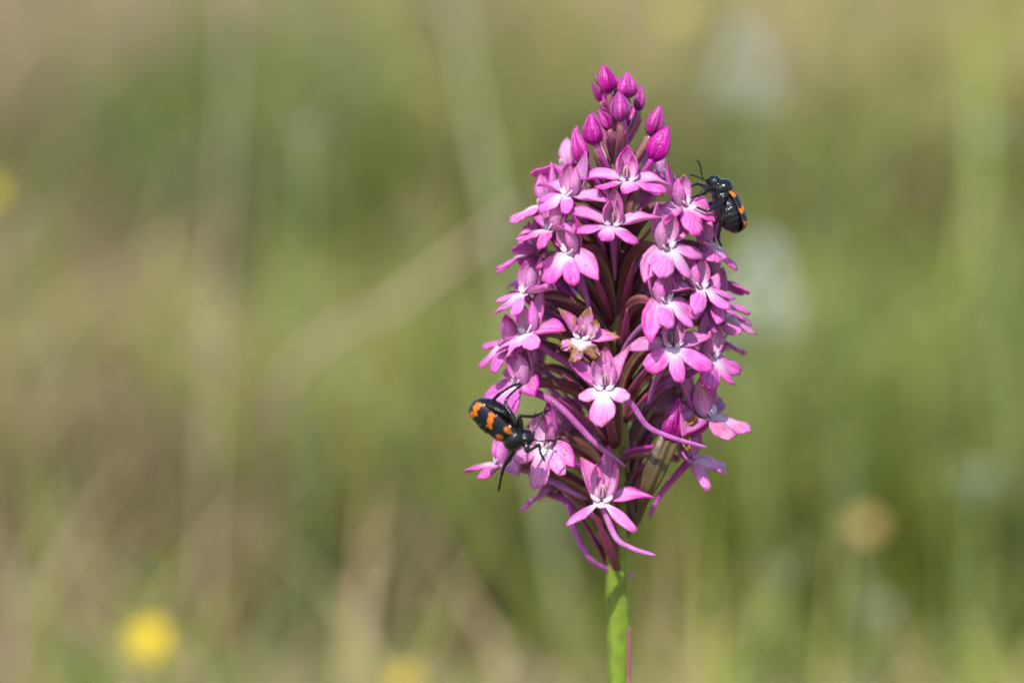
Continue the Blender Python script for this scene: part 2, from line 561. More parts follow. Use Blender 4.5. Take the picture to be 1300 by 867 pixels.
def lip(mb, rg, f):
    drop = f['drop']
    l = V(0, math.cos(drop), -math.sin(drop)); n = V(0, math.sin(drop), math.cos(drop)); x = V(1, 0, 0)
    base = V(0, 0.25, -0.35)
    yaw = f.get('yaw', 0.0)
    Lm = f.get('mid', 5.0) * rg.uniform(.93, 1.07); Wm = f.get('midw', 1.2) * rg.uniform(.9, 1.12)
    La = f.get('lat', 6.0) * rg.uniform(.95, 1.05); Wa = f.get('latw', 1.15) * rg.uniform(.9, 1.12)
    lobes = [(0 + rg.uniform(-.06, .06), Lm, Wm), (-f.get('spread', 1.02) + rg.uniform(-.12, .12), La * rg.uniform(.9, 1.06), Wa * rg.uniform(.85, 1.1)),
             (f.get('spread', 1.02) + rg.uniform(-.12, .12), La * rg.uniform(.9, 1.06), Wa * rg.uniform(.85, 1.1))]
    curl = [f.get('curl', 0.3) + rg.uniform(-.5, .75) for _ in lobes]
    twl = [rg.uniform(-.22, .22) for _ in lobes]
    NT, NR = 84, 10
    T = [-2.0 + 4.0 * j / (NT - 1) for j in range(NT)]
    ph = rg.uniform(0, 6)

    def rmax(t):
        best, k = 1.15, -1
        for i, (tc, L, W) in enumerate(lobes):
            a = t - tc
            if abs(a) > 1.2:
                continue
            cx, ax, ay = L * 0.60, L * 0.40, W
            ca, sa = math.cos(a), math.sin(a)
            A = (ca / ax) ** 2 + (sa / ay) ** 2; B = -2 * cx * ca / ax ** 2; C = (cx / ax) ** 2 - 1
            D = B * B - 4 * A * C
            if D > 0:
                r = (-B + math.sqrt(D)) / (2 * A)
                r *= 1 + 0.015 * math.sin(t * 31 + ph) + 0.02 * math.sin(t * 14 + ph)
                if r > best:
                    best, k = r, i
        return best, k
    rm = [rmax(t) for t in T]
    rr = [r for r, k in rm]
    rr = [min(rr[j], 0.5 * (rr[max(j - 1, 0)] + rr[min(j + 1, NT - 1)]) + 0.9) for j in range(NT)]
    pts, cols, uvs = [], [], []
    wither = f.get('wither', 0)
    for i in range(NR):
        row, rc, ru = [], [], []
        s = (i / (NR - 1)) ** 0.9
        for j, t in enumerate(T):
            r = max(0.02, s * rr[j])
            wsum, cu, axis_d = 1e-6, 0.0, 0.0
            tz = 0.0
            for (tc, L, W), c_, tq in zip(lobes, curl, twl):
                w_ = math.exp(-((t - tc) / 0.33) ** 2)
                wsum += w_; cu += c_ * w_; tz += w_ * tq * r * math.sin(t - tc) * sst(1.5, 4, r) * 2
                axis_d += w_ * (r * math.sin(t - tc)) ** 2 / (W * W)
            cu /= wsum; axis_d /= wsum; tz /= wsum
            zz = 0.14 * r - 0.028 * r * r * (1 + 1.2 * cu) - 0.28 * min(1.5, axis_d) * sst(1.2, 3, r) + 0.22 * math.exp(-((r - 1.4) / .8) ** 2) * math.cos(t * 2)
            zz += 0.14 * math.sin(5 * t + r * 1.7 + ph) * sst(2, 5, r) + tz
            tt = t - yaw
            p = base + (l * math.cos(tt) + x * math.sin(tt)) * r + n * zz
            if wither:
                p += V(rg.uniform(-1, 1), rg.uniform(-1, 1), rg.uniform(-1, 1)) * 0.30 * wither * sst(1.0, 3, r)
                p += n * (-.5 * wither * sst(1.5, 4, r) * (1 + math.sin(4 * t)))
            whit = 1 - sst(0.8, 3.2 + 0.7 * math.cos(3 * t), r)
            c = mixc(C_LIP, C_LIPD, 0.55 * sst(.55, 1.0, s))
            c = mixc(c, C_WHITE, whit)
            if s > 0.97:
                c = mixc(c, C_EDGE, 0.35)
            if wither:
                q = 0.5 + 0.5 * math.sin(3.1 * t + 2.0 * r + ph) * math.cos(1.7 * r - 2 * t)
                c = mixc(c, mixc(C_BROWN, C_TAN, rg.random() * .7), wither * sst(.26, .5, q * sst(.8, 2.4, r)))
            row.append(p); rc.append(c); ru.append((t * 0.9 + ph, s + ph))
        pts.append(row); cols.append(rc); uvs.append(ru)
    mb.shell(NR, NT, pts, cols, uvs, 0.2)
    # the two upright white ridges at the mouth of the spur
    for sx in (-1, 1):
        strip(mb, base + V(sx * 0.25, 0.15, 0.12), (sx * .86, .15, .45), (-sx * .1, .80, .6), 1.6, 0.38, LAMEL, bend=.15, cup=-.15, side=-sx * .35,
              th=0.22, nu=8, nv=5, cfn=lambda s, t: mixc(C_WHITE, (.62, .36, .58), 0.25 * abs(t)), ph=rg.random())


def petal_colour(rg, a, b, tipbrown, wither=0.0, edge=0.8):
    ph = rg.uniform(0, 6)

    def cf(s, t):
        c = mixc(a, b, sst(0.1, 0.9, s))
        c = mixc(c, C_EDGE, edge * abs(t) ** 6 + 0.55 * sst(.75, 1, s) + .22 * max(0, 1 - abs(t) * 5))
        c = mixc(c, C_WHITE, 0.12 * (1 - sst(0, .35, s)))
        if tipbrown:
            c = mixc(c, mixc(C_BROWN, C_TAN, .4), sst(.9, .97, s))
        if wither:
            q = 0.5 + 0.5 * math.sin(9 * s + ph + 2 * t) * math.cos(3 * t + ph)
            c = mixc(c, mixc(C_BROWN, C_TAN, 0.5 + 0.5 * math.sin(23 * s + 11 * t)), wither * sst(.45, .62, q * (0.45 + s * .9)))
        return c
    return cf


FLOWERS = []


def make_flower(f):
    rg = random.Random(f['seed'])
    px, py, az, pit = f['px'], f['py'], R(f['az']), R(f.get('pitch', 10) + rg.uniform(-7, 7))
    roll, sc = R(f['roll'] if 'roll' in f else rg.uniform(-13, 13)), f.get('sc', 1.0) * (1.0 if abs(f['az']) < 50 else 1.08) * rg.uniform(.96, 1.05)
    f['drop'] = R(f.get('drop', 50) * .84)
    Rr = float(np.interp(py, [180, 250, 310, 370, 440, 520, 600, 650], [7.5, 11, 13.5, 15, 16.5, 17, 15.5, 12]))
    dx = (px - 784) * PXMM
    d = f['d'] if 'd' in f else math.copysign(math.sqrt(max(Rr * Rr - dx * dx, 2.0)), math.cos(az))
    if 'pos' in f:
        th = Vector(f['pos'])
    else:
        th = at(px, py, d) / MM
    F = V(math.sin(az) * math.cos(pit), -math.cos(az) * math.cos(pit), math.sin(pit))
    X = F.cross(V(0, 0, 1)).normalized()
    U = X.cross(F).normalized()
    q = Quaternion(F, roll)
    X, U = q @ X, q @ U
    # local x = side, y = facing, z = up
    Rm = Matrix((X, F, U)).transposed()
    mw = Matrix.Translation(th * MM) @ (Rm * sc).to_4x4()
    inv = mw.inverted()

    def loc(p_mm):
        return (inv @ (p_mm * MM)) / MM
    wz = f.get('wither', 0)
    # column: the centre of the flower
    mb = MB()
    mb.ell(V(0, -1.0, 0.95), (1.2, 0.62, 0.7), lambda dd: mixc((.55, .25, .42), (.62, .42, .52), .5 + .5 * dd.x), rot=Matrix(((0, 1, 0), (0, 0, 1), (1, 0, 0))), nu=10, nv=12)
    for sx in (-1, 1):
        mb.tube(bez(V(sx * .22, -.22, .5), V(sx * .27, -.14, .9), V(sx * .27, -.12, 1.3), V(sx * .14, -.3, 1.75), 6), [.04, .07, .09, .09, .07, .04],
                lambda s, a: (.26, .06, .09), 6)
    mb.ell(V(0, -0.12, 0.0), (.36, .3, .3), (.2, .04, .09), nu=7, nv=10)
    fo = mb.build('flower', M_PETAL, orchid, mw)
    # lip
    mb = MB(); lip(mb, rg, f); mb.build('lip', M_PETAL, fo)
    j = lambda s: rg.uniform(-s, s)
    # dorsal sepal and the two inner petals make the hood
    op = f.get('open', 0.0) + j(.14)
    ho = f.get('hood', 1.0) * rg.uniform(.93, 1.1)
    brown = rg.random() < .3 or wz
    mb = MB()
    strip(mb, (0, -1.55, 0.3), (j(.08), -.10 - op * .5, 1), (0, 1, .1), (5.7 + j(.5)) * ho, 1.6 * f.get('hw', 1.0), SEPAL, bend=.78 - op * 1.2 + j(.3), cup=.55, twist=j(.3), nu=12, nv=7,
          cfn=petal_colour(rg, C_SEPB, C_SEP, brown, wz), wave=.08, ph=rg.random())
    mb.build('dorsal_sepal', M_PETAL, fo)
    for sx in (-1, 1):
        mb = MB()
        strip(mb, (sx * 0.75, -0.55, -0.15), (sx * (.50 + op * .3) + j(.06), .12 - op * .3, .86), (-sx * .86, .46, .22), (4.6 + j(.4)) * ho, 1.42 * f.get('hw', 1.0), PETAL,
              bend=1.30 - op * 1.1 + j(.12), cup=.50 + wz * j(.8), twist=-sx * .10 + j(.15) + wz * j(1.2), nu=13, nv=9, cfn=petal_colour(rg, (.74, .42, .67), (.70, .27, .58), rg.random() < .35, wz), wave=.08 + .5 * wz, ph=rg.random())
        mb.build('petal', M_PETAL, fo)
        mb = MB()
        sl = f.get('sl', 0.0)
        jj = .3 if 'sup' in f else 1.0
        up = f.get('sup', (0.06, 0.06))[0 if sx > 0 else 1]      # (left, right) as the camera sees them; local x runs to the left
        strip(mb, (sx * 0.8, -0.85, 0.1), (sx * .93, .05 + j(.3) * jj, up + j(.26) * jj), (-.1 * sx, .66, .72), 6.7 + sl + j(.5), 1.6, SEPAL,
              bend=-.2 + j(.4), cup=.45 + j(.15), twist=sx * .3 + j(.5), side=j(.25), nu=13, nv=7, cfn=petal_colour(rg, C_SEPB, C_SEP, rg.random() < .3 or wz > .6, wz * .7), wave=.16, ph=rg.random())
        mb.build('lateral_sepal', M_PETAL, fo)
    # ovary from the stem
    drop_mm = f.get('ov', 11.5) + j(1.0)
    za = th.z - drop_mm
    hx = V(th.x - axis_x(za), th.y, 0)
    hd = hx.normalized() if hx.length > .1 else V(0, -1, 0)
    aa = math.atan2(hd.y, hd.x) + j(.25)
    hd0 = V(math.cos(aa), math.sin(aa), 0)
    p0 = V(axis_x(za), 0, za) + hd0 * stem_r(za) * .75
    back = th - F * 1.5 * sc - U * .5 * sc
    p1 = p0 + (hd0 * .16 + V(0, 0, 1)) * drop_mm * .68
    p2 = back - F * 3.8 + V(0, 0, 2.0)
    path = bez(p0, p1, p2, back, 28)
    if 'ovp' in f:
        path = catmull([p0] + [at(*q_) / MM for q_ in f['ovp']] + [back], 28)
    lp = [loc(p) for p in path]
    mb = MB()
    fat = f.get('fat', 1.0)
    rad = [max(.38, fat * (.45 + .52 * math.sin(math.pi * min(1, (i / 27) ** .9)) ** .8)) / sc for i in range(28)]
    gm = f.get('green', rg.uniform(0.0, .3))
    C1, C2, C3 = (.125, .024, .046), (.13, .11, .03), (.24, .04, .13)
    if fat > 1.2:
        C1, C2 = (.060, .020, .022), (.075, .072, .020)
        rad = [(.5 + 1.15 * sst(.22, .5, i / 27) * (1 - .78 * sst(.82, 1, i / 27))) / sc for i in range(28)]

    def oc(s, a):
        c = mixc(C1, C2, gm * (.4 + .6 * math.sin(3.14 * s)))
        c = mixc(c, mixc(C2, (.33, .25, .12), .4 if fat < 1.2 else .12), .6 * max(0, math.cos(3 * a + s * 4.5)) ** 4)
        return mixc(c, C3, .7 * sst(.8, 1, s))
    mb.tube(lp, rad, oc, 30, ridge=lambda s, a: (.10 if fat < 1.2 else .14) * math.cos(6 * a + s * 4.5) + .04 * math.cos(3 * a + s * 4.5))
    mb.build('ovary', M_STEM, fo)
    # bract: narrow pointed leaf at the ovary's foot
    mb = MB()
    tn = hd0.cross(V(0, 0, 1))
    b0 = p0 + tn * j(.9) + hd0 * .35 - V(0, 0, .4)
    b1 = path[17] + tn * (j(1.6)) + hd0 * 0.7 - V(0, 0, 1.4)
    m3 = inv.to_3x3()
    strip(mb, loc(b0), m3 @ (b1 - b0), m3 @ (hd0 * -.6 + V(0, 0, .8)), (b1 - b0).length * 1.12 / sc, .75, BRACT, bend=j(.25) - .1, cup=.6, twist=j(.4),
          th=.22, nu=10, nv=5, cfn=lambda s, t: mixc((.14, .035, .05), (.34, .05, .17), sst(.05, .8, s)), ph=rg.random())
    mb.build('bract', M_STEM, fo)
    # spur
    mb = MB()
    s0 = V(0, -.1, -.55)
    if 'spur' in f:
        sp = [loc(at(*q_) / MM) for q_ in f['spur']]
        sp = catmull([s0] + sp, 22)
    else:
        ax = V(axis_x(th.z - 9), 0, th.z - 10.5 + j(1.5)) + hd * rg.uniform(3.0, 6.0) + tn * j(3.5)
        q1 = V(0, -1.6, -2.6); q2 = loc(ax + V(0, 0, 4) + hd * 1.0); q3 = loc(ax)
        sp = bez(s0, q1, q2, q3, 22)
    rad = [(.54 - .22 * (i / 21)) * (1 if i < 20 else .8 if i == 20 else .45) for i in range(22)]
    mb.tube(sp, rad, lambda s, a: mixc((.38, .075, .32), (.42, .11, .38), s), 12)
    mb.build('spur', M_SPUR, fo)
    return fo


def fl(px, py, az, **k):
    k.update(px=px, py=py, az=az, seed=k.get('seed', len(FLOWERS) * 17 + 5))
    FLOWERS.append(k)


# crown of the spike
fl(796, 228, 4, roll=0, pitch=10, drop=28, mid=4.2, lat=5.4, sl=-.6, spread=1.15)
fl(722, 246, -60, pitch=10, drop=38, roll=-6, lat=5.4)
fl(777, 284, -6, roll=-4, pitch=8, drop=38, yaw=-.25, sl=.3, mid=4.4, lat=5.6, spread=1.1)
fl(700, 290, -74, drop=35)
fl(690, 258, -98, drop=35, sc=1.0)
fl(723, 318, -58, pitch=4, drop=55, midw=1.9, sl=-1, sup=(.2, -.5))
fl(672, 320, -108, drop=40)
fl(668, 370, -72, drop=55, midw=1.7)
fl(680, 342, -98, drop=45, sc=.95)
fl(671, 420, -58, pitch=6, drop=48, open=.12, sup=(-.25, -.1), sl=.8, latw=1.4, midw=1.6)
fl(645, 434, -82, d=3, drop=50, sc=.95)
fl(738, 428, -12, pitch=0, drop=62, wither=1.0, sc=.80, open=.45, sup=(.9, .2), sl=-.3, mid=4.6, lat=4.6, roll=-10)
fl(854, 438, 14, roll=0, pitch=4, drop=70, mid=5.6, lat=6.6, latw=1.8, midw=1.3, sl=-.5, sup=(.05, .1))
fl(843, 380, 60, pitch=8, drop=55, open=.05, sup=(-.7, .3), latw=1.4)
fl(888, 364, 56, pitch=8, drop=52, sup=(.1, -.05), latw=1.6)
fl(846, 313, 54, pitch=8, drop=58, latw=1.7, sup=(-.7, .2), sl=-.8)
fl(868, 258, 68, pitch=8, drop=48, open=.05, latw=1.6)
fl(899, 308, 72, drop=48, latw=1.5)
fl(834, 222, 122, drop=40, sc=1.0)
fl(722, 210, -125, drop=40, sc=1.0)
fl(903, 352, 108, drop=45)
fl(916, 402, 80, drop=38, midw=1.6)
fl(908, 380, 66, d=4, drop=40, sc=.95)
fl(902, 452, 58, pitch=4, drop=50, latw=1.7)
fl(898, 526, 72, d=6, pitch=10, drop=30, wither=.35, open=.3, fat=1.25, green=.5, sc=1.25, sl=.4, sup=(.1, -.1),
   ovp=[(806, 664, 5), (819, 628, 9), (834, 590, 10), (850, 556, 9), (868, 538, 8)])
fl(768, 492, -14, roll=3, pitch=4, drop=68, midw=2.2, mid=6.0, lat=4.4, latw=.95, spread=1.2, open=.2, sup=(.75, 1.9), wither=.12, hood=1.15,
   spur=[(800, 512, 17), (822, 541, 16.5), (855, 556, 16), (897, 568, 16)])
fl(660, 486, -74, pitch=2, drop=38, latw=1.5, midw=1.5, sc=1.1, spur=[(690, 503, 11), (715, 520, 13), (755, 562, 14), (794, 592, 13)])
fl(693, 564, -42, pitch=4, roll=0, drop=76, midw=2.3, mid=6.2, lat=5.6, open=.12, hood=1.25, sup=(.1, -.6), sl=-1.8, latw=1.2)
fl(634, 586, -84, d=5, drop=28, latw=1.5, spur=[(672, 598, 4), (704, 612, 9), (725, 624, 10), (745, 634, 9)])
fl(696, 622, -112, d=-3, pitch=-6, drop=30, spur=[(722, 640, 2), (730, 675, 4), (748, 708, 4), (770, 722, 1), (806, 731, -3)])
fl(764, 634, -6, pitch=14, drop=62, mid=.9, midw=.8, lat=6.0, latw=.9, spread=.85, open=.12, hood=1.3, hw=.8, roll=-3, sup=(2.6, .25), sl=-.6, ov=12.5, sc=1.08, seed=404,
   spur=[(770, 655, 13), (783, 684, 14), (805, 697, 14.5), (832, 705, 15)])
fl(876, 580, 78, d=3, pitch=4, drop=25, latw=1.4, ov=12, sc=1.1)
fl(850, 520, 150, pitch=10, drop=40)
fl(676, 462, -104, pitch=2, drop=40)
fl(905, 428, 106, drop=40)
fl(706, 392, -118, drop=45)
fl(868, 490, 118, drop=45)
fl(712, 545, -110, d=-6, drop=40)
# the far side of the spike
for a_, z_ in [(180, 2), (150, 12), (-150, 10), (-172, 22), (160, 32), (-150, 36), (180, 46), (-118, 30)]:
    zz = at(784, 640).z / MM + z_
    rr = 15.5 - 7.5 * (z_ / 54) ** 1.4
    a = R(a_)
    fl(784, 640 - z_ * 8, a_, pos=(axis_x(zz) + math.sin(a) * rr, -math.cos(a) * rr, zz), drop=45)

for f in FLOWERS:
    make_flower(f)


# ------------------------------------------------------------------ buds
def make_bud(px, py, tx, ty, wpx, d, seed, ov=7.0, dark=0.0, lean=0.0):
    """bud centred on px, py with its tip at tx, ty"""
    rg = random.Random(seed)
    c = at(px, py, d) / MM; t = at(tx, ty, d + lean) / MM
    axd = (t - c).normalized(); L = (t - c).length * 2.0
    b = t - axd * L
    W = wpx * PXMM / 2
    X = axd.orthogonal().normalized(); X = Quaternion(axd, rg.uniform(0, 6)) @ X
    Y = axd.cross(X)
    mb = MB()
    n = 24
    prof = ((0, .25), (.06, .55), (.18, .88), (.34, 1.0), (.52, .92), (.7, .66), (.85, .36), (.95, .15), (1, .04))
    xs = [p[0] for p in prof]; ys = [p[1] for p in prof]
    A, Bc = mixc((.36, .026, .235), (.13, .01, .075), dark), mixc((.20, .010, .125), (.07, .005, .04), dark)
    bend = axd.orthogonal() * rg.uniform(-.35, .35)
    m = 20

    def fn(i, j):
        s = i / (m - 1); a = 2 * math.pi * j / n
        r = W * float(np.interp(s, xs, ys)) * (1 + .10 * math.cos(3 * a) + .05 * math.cos(2 * a + seed) + .035 * math.sin(5 * a + 7 * s + seed))
        seam = max(0, -math.cos(3 * a)) ** 8
        p = b + axd * (L * s) + (X * math.cos(a) + Y * math.sin(a)) * r * (1 - .13 * seam) + bend * math.sin(math.pi * s) * .6
        cc = mixc(A, Bc, .8 * seam + .35 * (1 - sst(0, .3, s)))
        cc = mixc(cc, (.50, .11, .37), .30 * sst(.2, .6, s) * (1 - seam))
        return (p, cc, (a / 6.28 * 2, s + seed))
    g = mb.grid(m, n, fn, closed=True, flip=True)
    mb.f.append(tuple(g + j for j in range(n)))
    mb.f.append(tuple(g + (m - 1) * n + j for j in range(n))[::-1])
    bo = mb.build('bud', M_BUD, orchid)
    # stalk (young ovary)
    za = b.z - ov
    za = min(za, ZT - 1)
    hd = V(b.x - axis_x(za), b.y, 0); hd = hd.normalized() if hd.length > .05 else V(0, -1, 0)
    p0 = V(axis_x(za), 0, za) + hd * stem_r(za) * .7
    p1 = p0 + (hd * .35 + V(0, 0, .8)) * ov * .45
    p2 = b - axd * ov * .35
    path = bez(p0, p1, p2, b + axd * .15, 12)
    mb = MB()
    g_ = rg.uniform(.2, .9)
    mb.tube(path, [.45 + .27 * math.sin(math.pi * i / 11) for i in range(12)],
            lambda s, a: mixc(mixc((.13, .03, .06), (.20, .17, .05), g_), (.30, .05, .18), .5 + .5 * math.cos(3 * a + 4 * s)), 12,
            ridge=lambda s, a: .08 * math.cos(6 * a + 5 * s))
    mb.build('ovary', M_STEM, bo)
    mb = MB()
    tn = hd.cross(V(0, 0, 1)) * rg.choice((-1, 1))
    b0 = p0 + hd * .2; b1 = path[8] + hd * .9 + tn * .5
    strip(mb, b0, b1 - b0, hd * -1 + V(0, 0, .3), (b1 - b0).length * 1.1, .62, BRACT, bend=.1, cup=.6, twist=rg.uniform(-.3, .3), th=.2, nu=9, nv=5,
          cfn=lambda s, t: mixc((.15, .03, .06), (.34, .05, .17), s))
    mb.build('bract', M_STEM, bo)
    if L > 4.3:
        mb = MB()
        e = p0 + hd * 1.6 + V(0, 0, 1.5) + tn * 1.2
        mb.tube(bez(b + axd * .7 + tn * .3, b - axd * 1.4 + tn * .8 + hd * .4, e + V(0, 0, 2) + hd * .8, e, 14), [.45 - .015 * i for i in range(14)],
                lambda s, a: (.44, .07, .36), 10)
        mb.build('spur', M_SPUR, bo)
    return bo


for k_, a_ in enumerate([
        (769, 100, 765.5, 81, 23, 3, 5.5, 0), (796.5, 108, 796.5, 91, 25, 3.5, 5.5, 0), (786.5, 135, 785, 115, 27, 6, 7.5, .1),
        (811.5, 124, 813, 106, 14, 0, 6, .45), (753, 164, 750, 143, 25, 5, 8, .05), (766, 152, 759, 138, 16, 4.5, 5, .3),
        (735, 185, 728.5, 162, 22, 4.5, 8, 0), (832, 153, 839, 133, 24, 2.5, 7, 0), (838.5, 182, 849, 159, 29, 5, 8, 0),
        (783, 104, 782.5, 95, 9, 1, 4, .1), (772, 140, 775, 124, 24, 0, 6, .6), (757, 117, 750, 104, 10, 2, 4, .75),
        (760, 101, 755.5, 90, 6, 1, 4, .8), (790, 122, 791, 106, 18, -4, 6, .2), (855, 533, 862, 504, 30, 10, 5, .35), (803, 150, 808, 132, 20, -5, 7, .2), (757, 160, 752, 142, 20, -5, 7, .2)]):
    make_bud(*a_[:6], seed=k_ + 3, ov=a_[6], dark=a_[7])


# a withered brown lobe hanging under the shrivelled flower
mb = MB()
wa, wb = at(869, 545, 13) / MM, at(868, 573, 13) / MM
strip(mb, wa, wb - wa + V(.3, 0, 0), (.6, -.8, 0), (wb - wa).length, .62, LAMEL, bend=.6, cup=.9, twist=1.1, th=.3, nu=14, nv=6,
      cfn=lambda s, t: mixc((.30, .12, .035), (.50, .32, .14), .5 + .5 * math.sin(s * 19 + t * 7)), wave=.25)
strip(mb, wa + V(1.8, 2.0, 1.6), wa - wa + V(-1.7, -1.6, -1.4), (.3, -.9, .3), 2.9, .5, LAMEL, bend=-.5, cup=.6, twist=.8, th=.3, nu=8, nv=5,
      cfn=lambda s, t: mixc((.22, .07, .03), (.42, .22, .09), .5 + .5 * math.sin(s * 13 + t * 5)), wave=.2)
mb.build('withered_lobe', M_PETAL, orchid)


# ------------------------------------------------------------------ beetles
BLACK, BLUE, ORANGE = (.006, .006, .008), (.007, .010, .019), (.46, .115, .006)


def limb(mb, pts, rad, n=10):
    P = catmull(pts, 6 * (len(pts) - 1) + 1) if len(pts) > 2 else pts
    m = len(P)
    xs = np.linspace(0, 1, len(rad))
    mb.tube(P, [float(np.interp(i / (m - 1), xs, rad)) for i in range(m)], lambda s, a: BLACK, n)


def make_beetle(label, cpx, d0, fwd, dors, L, legs, antennae, headdir, seed, plump=1.15):
    """frame: x forward, y left, z dorsal (mm); cpx: pixel of the body centre"""
    o_ = at(cpx[0], cpx[1], d0) / MM
    fx = Vector(fwd).normalized(); dz = Vector(dors); dz = (dz - fx * dz.dot(fx)).normalized()
    ly = dz.cross(fx)
    Rm = Matrix((fx, ly, dz)).transposed()
    mw = Matrix.Translation(o_ * MM) @ Rm.to_4x4()
    inv = mw.inverted()
    loc = lambda q: (inv @ (at(*q))) / MM
    root = thing('blister_beetle', label, 'beetle')
    root.matrix_world = mw
    root['group'] = 'beetles on the orchid'
    s = L
    mb = MB()
    # abdomen with segments
    pts, rad = [], []
    n = 40
    for i in range(n):
        t = i / (n - 1)
        pts.append(V((1.6 - 6.4 * t) * s, 0, (-.35 - .35 * t) * s))
        r = plump * (1.86 * (math.sin(math.pi * (0.10 + .86 * t)) ** .55) + .1) * s
        rad.append(r * (1 - .035 * (.5 + .5 * math.cos(t * 2 * math.pi * 6.5)) ** 3))
    mb.tube(pts, rad, lambda s_, a: BLACK, 26)
    # thorax and pronotum
    mb.ell(V(1.7, 0, -.45) * s, (1.5 * s, 1.5 * s * plump, 1.5 * s * plump), BLACK, nu=16, nv=22)
    pr = V(2.95, 0, .05) * s
    mb.ell(pr, (1.6 * s, 1.72 * s * plump, 1.5 * s * plump), BLACK, nu=18, nv=24)
    hd = Vector(headdir); hd = (Rm.transposed() @ hd).normalized()
    hc = pr + (V(1, 0, -.15) * .75 + hd * 1.05) * s
    mb.tube([pr + V(.6, 0, -.1) * s, hc], [.6 * s, .55 * s], lambda s_, a: BLACK, 14)
    hs = V(0, 1, 0); hs = (hs - hd * hs.dot(hd)).normalized(); hu = hd.cross(hs)
    Hm = Matrix((hd, hs, hu)).transposed()
    mb.ell(hc, (1.35 * s, 1.48 * s, 1.3 * s), BLACK, rot=Hm, nu=16, nv=22)
    mb.ell(hc + hd * .95 * s, (.55 * s, .55 * s, .4 * s), BLACK, rot=Hm, nu=10, nv=14)
    for sy in (-1, 1):
        mb.tube([hc + Hm @ V(.9, sy * .3, 0) * s, hc + Hm @ V(1.45, sy * .35, -.15) * s, hc + Hm @ V(1.75, sy * .08, -.2) * s], [.2 * s, .16 * s, .07 * s], lambda s_, a: BLACK, 8)
    for lg in legs:
        P = [loc(q) for q in lg['p']]
        nk = lg.get('n', 2)      # joints: hip, knee, ankle, toe...
        hip = V(P[0].x * .55 + lg.get('hx', 1.5) * s * .45, P[0].y * .5, -.9 * s)
        mb.tube([hip, P[0]], [.42, .34], lambda s_, a: BLACK, 12)
        mb.tube([P[0], P[0].lerp(P[1], .5), P[1]], [.36, .46, .30], lambda s_, a: BLACK, 12)
        mb.tube([P[1], P[1].lerp(P[2], .5), P[2]], [.27, .24, .28], lambda s_, a: BLACK, 10)
        T = catmull(P[2:], 26) if len(P) > 4 else [P[2].lerp(P[3], i / 25) for i in range(26)]
        mb.tube(T, [.15 + .065 * abs(math.sin(math.pi * 4.5 * i / 25)) for i in range(26)], lambda s_, a: BLACK, 8)
        e = (T[-1] - T[-3]).normalized(); sd_ = e.orthogonal().normalized()
        for sg in (-1, 1):
            mb.tube([T[-1] - e * .1, T[-1] + e * .28 + sd_ * .16 * sg, T[-1] + e * .42 + sd_ * .14 * sg - V(0, 0, .12)], [.09, .075, .05], lambda s_, a: BLACK, 6)
    # one continuous skin: voxel remesh in millimetre space
    me = mb.mesh('beetle_raw', k=1.0)
    to = bpy.data.objects.new('tmp', me); col.objects.link(to)
    md = to.modifiers.new('r', 'REMESH'); md.mode = 'VOXEL'; md.voxel_size = 0.065; md.use_smooth_shade = True
    sm = to.modifiers.new('s', 'SMOOTH'); sm.factor = .5; sm.iterations = 3
    dg = bpy.context.evaluated_depsgraph_get()
    nm = bpy.data.meshes.new_from_object(to.evaluated_get(dg))
    bpy.data.objects.remove(to)
    nm.name = 'body'
    nm.transform(Matrix.Scale(MM, 4))
    for a_ in list(nm.color_attributes):
        nm.color_attributes.remove(a_)
    ca = nm.color_attributes.new('Col', 'FLOAT_COLOR', 'POINT')
    ca.data.foreach_set('color', [x for _ in range(len(nm.vertices)) for x in (*BLACK, 1)])
    nm.polygons.foreach_set('use_smooth', [True] * len(nm.polygons))
    nm.materials.clear(); nm.materials.append(M_BEETLE)
    body = bpy.data.objects.new('body', nm); col.objects.link(body); body.parent = root
    # eyes
    for sy in (-1, 1):
        mb = MB()
        mb.ell(hc + Hm @ V(.25, sy * 1.12, .18) * s, (.44 * s, .36 * s, .5 * s), (.006, .006, .008), rot=Hm, nu=10, nv=14)
        mb.build('eye', M_BEETLE, body)
    # antennae: eleven beads, clubbed
    for an in antennae:
        P = catmull([hc + Hm @ V(.62, an[0] * .55, .45) * s] + [loc(q) for q in an[1]], 45)
        mb = MB()
        mb.tube(P, [(.11 + .12 * (i / 44) ** 2.0) * (1 - .28 * abs(math.cos(math.pi * 11 * i / 44))) * (1 if i < 42 else .75) for i in range(45)], lambda s_, a: BLACK, 10)
        mb.build('antenna', M_BEETLE, body)
    # wing cases
    rg = random.Random(seed)
